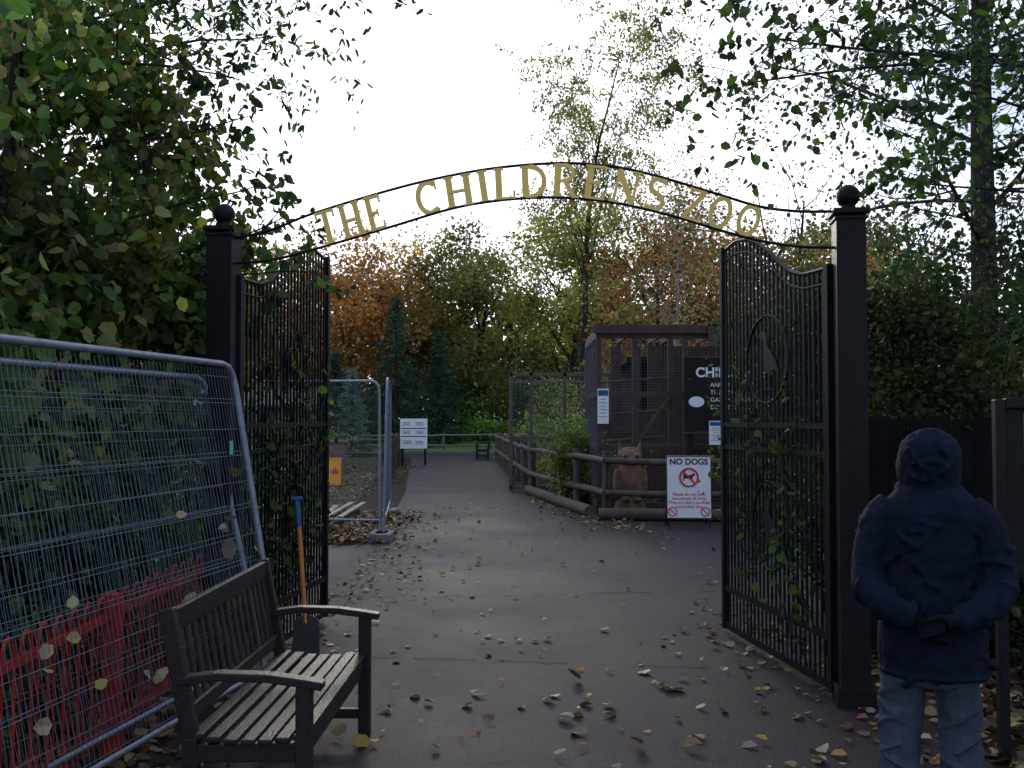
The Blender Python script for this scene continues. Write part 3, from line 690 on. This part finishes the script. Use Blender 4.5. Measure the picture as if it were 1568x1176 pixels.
e=empty('board_fence',(2.15,6.9,0)); g=Geo()
for i in range(24): box(g,(.075+i*.15,.02*(i%2),.83),(.14,.02,1.62+.02*(i%3)))
for z in (.35,1.3): box(g,(1.8,.045,z),(3.6,.03,.09))
g.build('boards',DARKW,parent=e)
e=empty('notice_board',(2.73,4.75,0)); e.rotation_euler=(0,0,math.radians(-12)); g=Geo()
box(g,(0,.02,1.34),(.72,.05,.80)); 
for x in (-.38,.38): box(g,(x,0,.87),(.045,.08,1.74))
for z in (.93,1.72): box(g,(0,0,z),(.71,.075,.05))
g.build('frame',BLACKP,parent=e,bevel=.005); g=Geo(); box(g,(0.02,-.008,1.42),(.58,.006,.5)); g.build('poster',PAPER,parent=e)

# ------------------------------------------------------------------ person
NAVY=mat('navy_coat_cloth',(.0048,.009,.022),.85,.35,14,.35,260,spec=.16)
JEAN=mat('pale_grey_trousers',(.052,.064,.088),.85,.35,9,.35,220,spec=.1)
GLOVE=mat('dark_glove',(.009,.009,.014),.85,.2,30,.2,150,spec=.1)
SKIN=mat('skin',(.42,.24,.18),.55,.08,10,0)
SHOE=mat('shoe',(.02,.018,.018),.6,.2,10,.1)
def fin(o,v,it=4,disp=0,dsz=.1,disp2=0):
    md=o.modifiers.new('r','REMESH'); md.mode='VOXEL'; md.voxel_size=v; md.use_smooth_shade=True
    sm=o.modifiers.new('s','SMOOTH'); sm.iterations=it; sm.factor=.6
    for k,(st,sz) in enumerate(((disp,dsz),(disp2,dsz*.38))):
        if st:
            tx=bpy.data.textures.new('folds','CLOUDS'); tx.noise_scale=sz; tx.noise_depth=2
            dm=o.modifiers.new('d','DISPLACE'); dm.texture=tx; dm.strength=st; dm.mid_level=.5; dm.texture_coords='LOCAL'
pe=empty('person',(1.745,4.17,0)); pe.rotation_euler=(0,0,math.radians(-19)); pe.scale=(.96,1,1)
g=Geo()
loft(g,[(-.0,0,.59,.215,.160),(-.0,0,.63,.222,.166),(-.0,0,.75,.222,.164),(-.0,0,.88,.212,.150),(0,0,1.0,.205,.142),(0,-.005,1.15,.210,.142),(0,-.01,1.25,.210,.132),(0,-.01,1.315,.178,.118),(0,0,1.36,.125,.10),(0,0.01,1.40,.10,.09)])
loft(g,[(0,.01,1.335,.112,.105),(0,.01,1.37,.118,.117),(0,.018,1.41,.128,.132),(0,.022,1.46,.136,.143),(0,.022,1.51,.133,.142),(0,.02,1.55,.115,.126),(0,.015,1.582,.082,.094),(0,.0,1.604,.040,.05)])
tube(g,[(.124*math.cos(a),.005+.116*math.sin(a),1.352+.022*math.sin(a)) for a in np.linspace(0,6.283,28)],.017,10,cap=False)
tube(g,[(0,-.119+.012*q,1.40+.14*q) for q in np.linspace(0,1,8)],.006,6)
tube(g,[(x,-.124+x*x*2.2,1.465+.010*math.cos(x*30)) for x in np.linspace(-.085,.085,11)],.0085,6)
for (x0,z0,x1,z1) in ((-.09,1.53,-.03,1.44),(.10,1.50,.04,1.42),(-.10,1.43,-.02,1.39),(.02,1.57,.06,1.50)):
    tube(g,spline([(x0,-.108+x0*x0*2.2,z0),((x0+x1)/2,-.122,(z0+z1)/2-.008),(x1,-.122+x1*x1*2,z1)],7),.009,6)
for s in (-1,1):
    arm=spline([(s*.15,0,1.275),(s*.205,-.01,1.215),(s*.242,-.03,1.11),(s*.262,-.07,.985),(s*.215,-.15,.91),(s*.12,-.20,.865),(s*.075,-.21,.85)],20)
    rr=np.interp(np.linspace(0,1,20),[0,.15,.4,.55,.7,1],[.072,.082,.072,.070,.062,.050]); tube(g,arm,rr,16)
    for k,f in enumerate((4,6,8,10,11,13,14,16)):
        c=arm[f]; tt=nrm(arm[f+1]-arm[f-1]); a_=nrm(np.cross(tt,[0,1,.2])); b_=np.cross(tt,a_); q0=rng.uniform(0,6)
        tube(g,[c+(a_*math.cos(q)+b_*math.sin(q))*(rr[f]+.003)+tt*(.03*math.sin(q*1.0+k)) for q in np.linspace(q0,q0+rng.uniform(1.6,3.2),12)],rng.uniform(.008,.013),6)
tube(g,[(.222*math.cos(a),.166*math.sin(a),.605) for a in np.linspace(0,6.283,36)],.009,8,cap=False)
for k in range(26):
    z0=rng.uniform(.66,1.24); x0=rng.uniform(-.17,.17); sg=rng.choice([-1,1]); dx=sg*rng.uniform(.03,.12); dz=rng.uniform(.02,.12)
    ln=[(x0,z0),(x0+dx*.5,z0-dz*.6),(x0+dx,z0-dz)]
    tube(g,spline([(x,-(.160 if z<.9 else .147)*math.sqrt(max(.1,1-(x/.225)**2)),z) for x,z in ln],8),rng.uniform(.007,.013),6)
o=g.build('hooded_coat',NAVY,parent=pe,smooth=True); fin(o,.0072,2,.024,.10,.010)
g=Geo()
loft(g,[(-.02,0,.56,.18,.14),(-.02,0,.66,.19,.14),(-.02,0,.8,.18,.13)])
for s,xo in ((-1,-.115),(1,.09)):
    pts=spline([(xo,0,.72),(xo+s*.01,.0,.5),(xo+s*.02,.015,.3),(xo+s*.03,-.01,.07)],16)
    tube(g,pts,np.linspace(.096,.084,16),18)
    for k in range(9): 
        z=.10+k*.055; c=np.array([xo+s*.022,0,z]); q0=rng.uniform(3,4.6); tube(g,[c+np.array([.087*math.cos(a),.087*math.sin(a),.045*math.sin(a*1.2+k*1.7)]) for a in np.linspace(q0,q0+rng.uniform(1,2),10)],rng.uniform(.006,.010),6)
o=g.build('trousers',JEAN,parent=pe,smooth=True); fin(o,.008,3,.022,.10,.008)
g=Geo()
for s,xo in ((-1,-.145),(1,.12)):
    loft(g,[(xo,.05,.010,.052,.145),(xo,.05,.035,.055,.148),(xo,.03,.07,.048,.11),(xo,-.01,.12,.045,.06)],20)
o=g.build('shoes',SHOE,parent=pe,smooth=True); fin(o,.008,2)
g=Geo()
def hand(s,zc,yo):
    W_=np.array([s*.062,-.215+yo,zc+.03]); dr=nrm([-s*1,-.05,-.35]); P1=W_+dr*.095; P0=W_+dr*.03
    tube(g,[W_-dr*.03,W_+dr*.02],[.03,.028],10)
    for k in range(4):
        o_=np.array([0,0,-1])*((k-1.5)*.0195); b=P0+o_*.7; kn=P1+o_; 
        tube(g,[b,kn],[.0135,.012],8)
        Lf=(.04,.045,.042,.033)[k]; p1=kn+nrm(dr*.7+np.array([0,.5,-.1]))*Lf; p2=p1+nrm(dr*.1+np.array([0,1,-.2]))*Lf*.65; p3=p2+nrm(-dr*.6+np.array([0,.6,-.2]))*Lf*.5
        tube(g,spline([kn,p1,p2,p3],9),np.linspace(.0105,.008,9),8)
    th=spline([W_+dr*.02+[0,-.005,.012],W_+dr*.05+[0,-.018,.032],W_+dr*.085+[0,-.02,.035],W_+dr*.11+[0,-.015,.028]],8); tube(g,th,np.linspace(.014,.009,8),8)
hand(1,.825,-.025); hand(-1,.80,.02)
o=g.build('gloved_hands',GLOVE,parent=pe,smooth=True); fin(o,.0042,1)
g=Geo()
loft(g,[(0,.05,1.36,.05,.055),(0,.055,1.40,.055,.065),(0,.085,1.425,.055,.08),(0,.09,1.46,.07,.095),(0,.085,1.51,.075,.105),(0,.075,1.545,.06,.08),(0,.07,1.56,.03,.04)],24)
ballg(g,(0,.195,1.475),.014,sc=(1,1.3,1.8)); 
for s in (-1,1): ballg(g,(s*.03,.168,1.497),.014,sc=(1.3,.7,.8)); ballg(g,(s*.072,.09,1.48),.02,sc=(.5,1,1.5))
tube(g,spline([(-.024,.172,1.443),(0,.182,1.445),(.024,.172,1.443)],7),.005,6)
o=g.build('head_and_face',SKIN,parent=pe,smooth=True)
g=Geo()
for s in (-1,1): ballg(g,(s*.03,.178,1.497),.0065)
g.build('eyes',BLACKP,parent=pe,smooth=True)

# ------------------------------------------------------------------ near vegetation
bx=[(-3.1,7.2,3.2,.95,1.5,1.5,5),(-4.4,6.8,3.6,1.6,2,2,4),(-2.6,7.0,2.2,.55,1.1,1.0,3),(-3.4,6.2,2.0,1.0,1.6,1.2,4),(-2.9,5.0,2.3,.55,1.2,1.0,2.5),(-3.6,5.5,4.2,1.1,1.5,1.0,3),(-2.35,7.3,2.5,.35,.4,.5,1)]
bush('lime_tree',(-3.7,7.2),bx,440,28000,(.17,.2,.15),.085,mulp(GREEN,1.9)+[(.30,.30,.08),(.08,.13,.04),(.11,.18,.05),(.22,.17,.07)],'hex',.7,.02,1.6,.65,wid=.38)
bush('hedge',(-3.2,5.5),[(-2.75,4.6,.7,.6,2.4,.8,3),(-2.6,7.4,.8,.45,1.4,.9,2),(-3.8,5,1,.9,2.6,1.1,2),(-2.4,9.5,.7,.35,1.6,.9,1)],420,22000,(.14,.16,.13),.06,mulp(DGREEN+GREEN[:2],1.4)+[(.05,.10,.06)],'hex',.4,.012,1.6,.5,wid=.36)
g=Geo(); tips=[]
tw=[G(n=12,start=.15,ang=40,ratio=.36,wob=.08,seg=8,grav=.0,taper=.2,shape='',rk=.4,rmin=.003),G(n=6,start=.2,ang=38,ratio=.5,wob=.14,seg=5,grav=-.03,shape='',rmin=.003),G(seg=4,wob=.16,grav=-.04)]
tube(g,[(-4.6,8.2,0),(-4.5,8.1,2),(-4.3,8.0,4),(-4.2,7.9,6)],[.14,.12,.09,.04],10)
for (p,dr,L_) in [((-4.3,8,4.2),(1,-.2,.22),2.5),((-4.4,8,3.6),(1,-.25,.08),2.3),((-4.25,8,4.9),(1,-.2,.10),2.7),((-4.3,8,3.2),(1,-.3,.0),2.2),((-4.2,8,5.2),(1,.1,.2),2.7),((-4.3,8,3.9),(1,-.6,.25),2.3),((-4.3,8,4.6),(1,-.5,.05),2.5),((-4.3,8,4.4),(1,-.1,.3),2.4)]:
    grow(g,p,dr,L_,.022,0,tw,tips)
leaves(g,tipleaves(tips,6,.02),.07,mulp(DGREEN+GREEN[:2],1.4),1,.8,'hex',wid=.2)
g.build('willow_tree',[BARK,LEAF])
g=Geo(); tips=[]
for (p,dr,L_) in [((-2.7,6.9,2.3),(1,-.15,.22),1.35),((-2.7,6.9,2.55),(1,-.1,.15),1.4),((-2.6,6.7,3.0),(1,0,.25),.95),((-2.7,6.6,3.5),(1,0,.1),.95),((-2.7,6.9,2.1),(1,-.1,.1),1.0),((-2.6,6.5,4.0),(1,0,-.1),.8),((-2.6,6.8,2.75),(1,0,.05),1.1)]:
    grow(g,p,dr,L_,.012,0,[G(n=8,start=.2,ang=40,ratio=.33,wob=.1,seg=6,shape='',rmin=.003),G(seg=4,wob=.14,grav=-.03)],tips)
leaves(g,tipleaves(tips,10,.03),.08,GREEN+DGREEN,1,.8,'hex',wid=.3)
g.build('overhanging_branches',[BARK,LEAF])

bush('hedge',(3.6,8.2),[(3.0,8.2,2.0,.75,.8,.9,3),(4.2,8.0,2.2,1.2,.9,.9,3),(3.4,7.9,1.1,1.3,.6,.9,2),(2.5,8.5,2.1,.4,.8,.9,1.5),(4.8,6.5,1.4,1.0,1.4,1.5,2),(5.5,8.5,3.0,1.4,1.5,1.4,2),(2.25,9,1.4,.3,.8,1.1,.8)],560,36000,(.15,.15,.14),.05,mulp(DGREEN,1.4)+[(.05,.08,.03),(.11,.13,.035)],'hex',.4,.012,1.9,.6,wid=.36)
bush('bramble',(3.4,6.2),[(3.3,6.4,.25,1.0,.5,.35,2),(3.9,5.4,.3,.8,.9,.4,1.5)],60,2600,(.12,.12,.1),.06,GREEN+DGREEN,'hex',.3,.008)
g=Geo(); tips=[]
spR=[G(n=36,start=.2,ang=62,ratio=.33,wob=.015,seg=10,taper=.15,shape='cone',rk=.22,rmin=.008),G(n=10,start=.15,ang=42,ratio=.42,wob=.08,seg=6,grav=.01,shape='',rmin=.004),G(n=4,start=.2,ang=40,ratio=.55,wob=.14,seg=4,shape='',rmin=.003),G(seg=3,wob=.16,grav=-.02)]
grow(g,(4.35,9.3,0),(-.01,0,1),9.5,.16,0,spR,tips)
leaves(g,tipleaves(tips,14,.07),.05,mulp(DGREEN,1.7)+mulp(OLIVE[:2],.4),1,.5,'hex',wid=.34)
g.build('hawthorn_tree',[BARK,LEAF])
g=Geo(); tips=[]
tube(g,[(4.3,5.6,0),(4.25,5.6,2),(4.1,5.6,3.6),(4.0,5.6,5.4)],[.15,.13,.10,.05],10)
for (p,dr,L_,r_) in [((4.1,5.6,3.4),(-1,-.05,.17),2.7,.02),((4.1,5.6,3.7),(-1,.0,.05),2.7,.018),((4.1,5.6,3.1),(-1,.1,.15),1.8,.016),((4.0,5.6,4.2),(-1,-.1,-.08),2.8,.02),((4.1,5.6,2.8),(-1,.3,.25),1.7,.016),((4.1,5.6,3.55),(-1,-.25,.12),2.2,.016)]:
    grow(g,p,dr,L_,r_,0,[G(n=11,start=.12,ang=38,ratio=.30,wob=.06,seg=8,shape='',grav=-.005,rk=.35,rmin=.003),G(n=5,start=.2,ang=40,ratio=.5,wob=.12,seg=5,grav=-.03,shape='',rmin=.0025),G(seg=3,wob=.16,grav=-.04)],tips)
leaves(g,tipleaves(tips,7,.02),.058,mulp(DGREEN+GREEN[:2],1.3),1,.7,'hex',wid=.34)
g.build('beech_tree',[BARK,LEAF])

# ------------------------------------------------------------------ mid and far trees
birch=[G(n=18,start=.42,ang=34,ratio=.23,wob=.04,seg=10,taper=.12,rk=.35),G(n=7,start=.2,ang=38,ratio=.5,wob=.1,seg=5,grav=.03,shape=''),G(n=4,start=.2,ang=45,ratio=.6,wob=.14,seg=4,grav=-.14,shape=''),G(seg=4,wob=.12,grav=-.35)]
tree('silver_birch_tree',(3.1,45,0),18.6,.20,mulp(YGREEN,.7)+OLIVE[:2],34,.13,.12,spec=birch,bark=BARK,lean=(.02,0),trunkfrac=.93,droop=1.0)
tree('copper_beech_tree',(5.4,36,0),10.0,.2,COPPER+OLIVE[:1],8,.12,.2,crown=(.28,.2,9000))
tree('silver_birch_tree',(4.6,30,0),9,.09,RUST+YGREEN,6,.09,.15,spec=birch,bark=BIRCHBARK,lean=(.06,0),trunkfrac=.95)
tree('ash_tree',(8.2,32,0),11.0,.18,OLIVE,5,.11,.15)
tree('copper_beech_tree',(9.2,27,0),7.0,.15,COPPER+OLIVE,7,.11,.2,crown=(.3,.15,6000))
tree('oak_tree',(-9.3,56,0),12.6,.3,RUST,6,.19,.4,crown=(.27,.2,11000))
tree('oak_tree',(-15.5,60,0),12.8,.3,RUST+OLIVE,6,.2,.4,crown=(.3,.2,8000))
tree('maple_tree',(-6.2,59,0),12.8,.28,RUST[:2]+OLIVE[:2],6,.19,.4,crown=(.22,.2,10000))
tree('lime_tree',(-2.6,60,0),13.6,.3,OLIVE,6,.19,.4,crown=(.26,.1,15000))
tree('field_maple_tree',(3.0,57,0),14.4,.3,YGREEN+OLIVE[:1],7,.18,.38,crown=(.22,.2,10000))
tree('ash_tree',(6.6,55,0),14.0,.28,YGREEN+OLIVE,6,.17,.35,crown=(.24,.2,9000))
tree('oak_tree',(10.8,52,0),13.0,.3,RUST+COPPER,6,.18,.38,crown=(.28,.15,9000))
tree('oak_tree',(16,52,0),12.5,.3,OLIVE,6,.2,.38,crown=(.3,.15,7000))
tree('beech_tree',(14,38,0),9.5,.3,mulp(OLIVE,.7)+GREEN,6,.16,.35,crown=(.3,.1,7000))
tree('beech_tree',(-13,44,0),9,.3,OLIVE+RUST,6,.18,.35,crown=(.3,.1,7000))
tree('oak_tree',(-20,50,0),11.5,.3,OLIVE+GREEN,6,.2,.38,crown=(.3,.1,6000))
def conifer(name,base,H,R_,pal,n=9000,sz=.16):
    g=Geo(); x,y=base; tube(g,[(x,y,0),(x,y,H)],[.15,.02],8); C=[]
    for k in range(int(H*14)):
        z=.3+(H-.35)*(k/(H*14)); r=R_*(1-z/H)**.9*rng.uniform(.6,1.15)+.05; a=k*2.4+rng.normal(0,.3)
        e_=np.array([x+r*math.cos(a),y+r*math.sin(a),z-.25*r]); P=spline([(x,y,z),((x+e_[0])/2,(y+e_[1])/2,z+.05),e_],5); tube(g,P,np.linspace(.02,.006,5),3,0,cap=False)
        m=int(n/(H*14)*(.3+1.4*(1-z/H))); f=rng.uniform(.15,1,m)**.7; q=np.array([x,y,z])*(1-f)[:,None]+e_*f[:,None]; C.append(q+rng.normal(0,.09,(m,3))*np.array([1,1,.6]))
    leaves(g,np.vstack(C),sz,pal,1,.3,'kite',wid=.25,cf=.3); g.build(name,[BARK,LEAF])
conifer('spruce_tree',(-6.0,51.5),8.0,2.7,CONIF,8000); conifer('spruce_tree',(-3.9,53),6.4,2.3,CONIF,6000); conifer('spruce_tree',(-9,50.5),5.2,1.9,CONIF,5000)
conifer('blue_spruce_tree',(-6.9,43),3.9,1.1,BLUEC,5000,.11)
bush('shrubbery',(0,59),[(-1.5,58,2.6,2.8,1.2,2.7,3),(1.8,57.5,2.6,2.4,1.2,3.0,3),(5,56.8,2.8,2.6,1,3.3,3),(-9,58,2.6,4,1.2,3.0,3),(9,56,2.9,3,1,3.1,3),(-14,57,2.4,4,1.2,2.8,2),(-5,57.5,2.0,3,1,1.9,2)],430,42000,(.34,.3,.32),.17,mulp(GREEN,2.2)+OLIVE+mulp(DGREEN,2.6),'kite',.4,.03,.9,.55)
bush('fern_clump',(-2,54),[(-1.8,54,.8,1.9,.5,.8,2),(1.4,54,.7,1.6,.5,.7,1),(-5,54,.6,1.5,.5,.5,1)],90,9000,(.2,.17,.2),.19,[(.17,.31,.06),(.22,.36,.07),(.12,.24,.05)],'kite',.1,.01)
bush('garden_shrub',(1.1,19),[(1.25,19,.85,.55,.6,.75,3),(1.9,18.3,.6,.5,.4,.5,1.5)],90,6500,(.12,.12,.14),.065,[(.14,.20,.045),(.18,.22,.05),(.09,.15,.04)],'kite',.3,.008,2.5)
bush('garden_shrub',(2.9,24),[(1.3,24,.9,.8,.9,1.0,2),(2.9,27.5,1.6,1.6,1,1.7,3),(7.5,25.5,2.0,2.0,1,2.2,3),(1.2,29,1.4,1,1,1.5,2)],140,14000,(.2,.2,.2),.09,OLIVE+mulp(GREEN,1.7),'kite',.3,.012,1.6)
bush('garden_shrub',(-8,27),[(-7.5,32,.8,2.5,1.0,1.0,3),(-10,24,1.2,2,1.2,1.4,3),(-6,19.5,.6,1.4,.7,.7,1.5)],160,14000,(.2,.2,.18),.09,mulp(GREEN,1.4)+OLIVE,'kite',.3,.012,1.6)
boxes=[]
for i in range(20):
    x=-50+i*5; boxes.append((x,72+rng.uniform(-4,4),5.0,3.6,3,rng.uniform(4.6,6.2),1))
bush('distant_woodland',(0,76),boxes,900,60000,(.8,.7,.8),.58,OLIVE+RUST[2:3]+mulp(DGREEN,2.5),'kite',.3,.08,.35,.5,wid=.48,lm=LEAFF)
boxes=[(-16+i*1.2,14+i*.0+rng.uniform(-1,1),2.2,1.4,1.5,2.2,1) for i in range(8)]+[(8+i*2,13+i*.6,2.2,1.6,1.5,2.3,1) for i in range(7)]
bush('boundary_hedge',(0,14),boxes,300,26000,(.25,.25,.25),.12,DGREEN+mulp(OLIVE,.35),'kite',.4,.03,1,.5,lm=LEAFF)
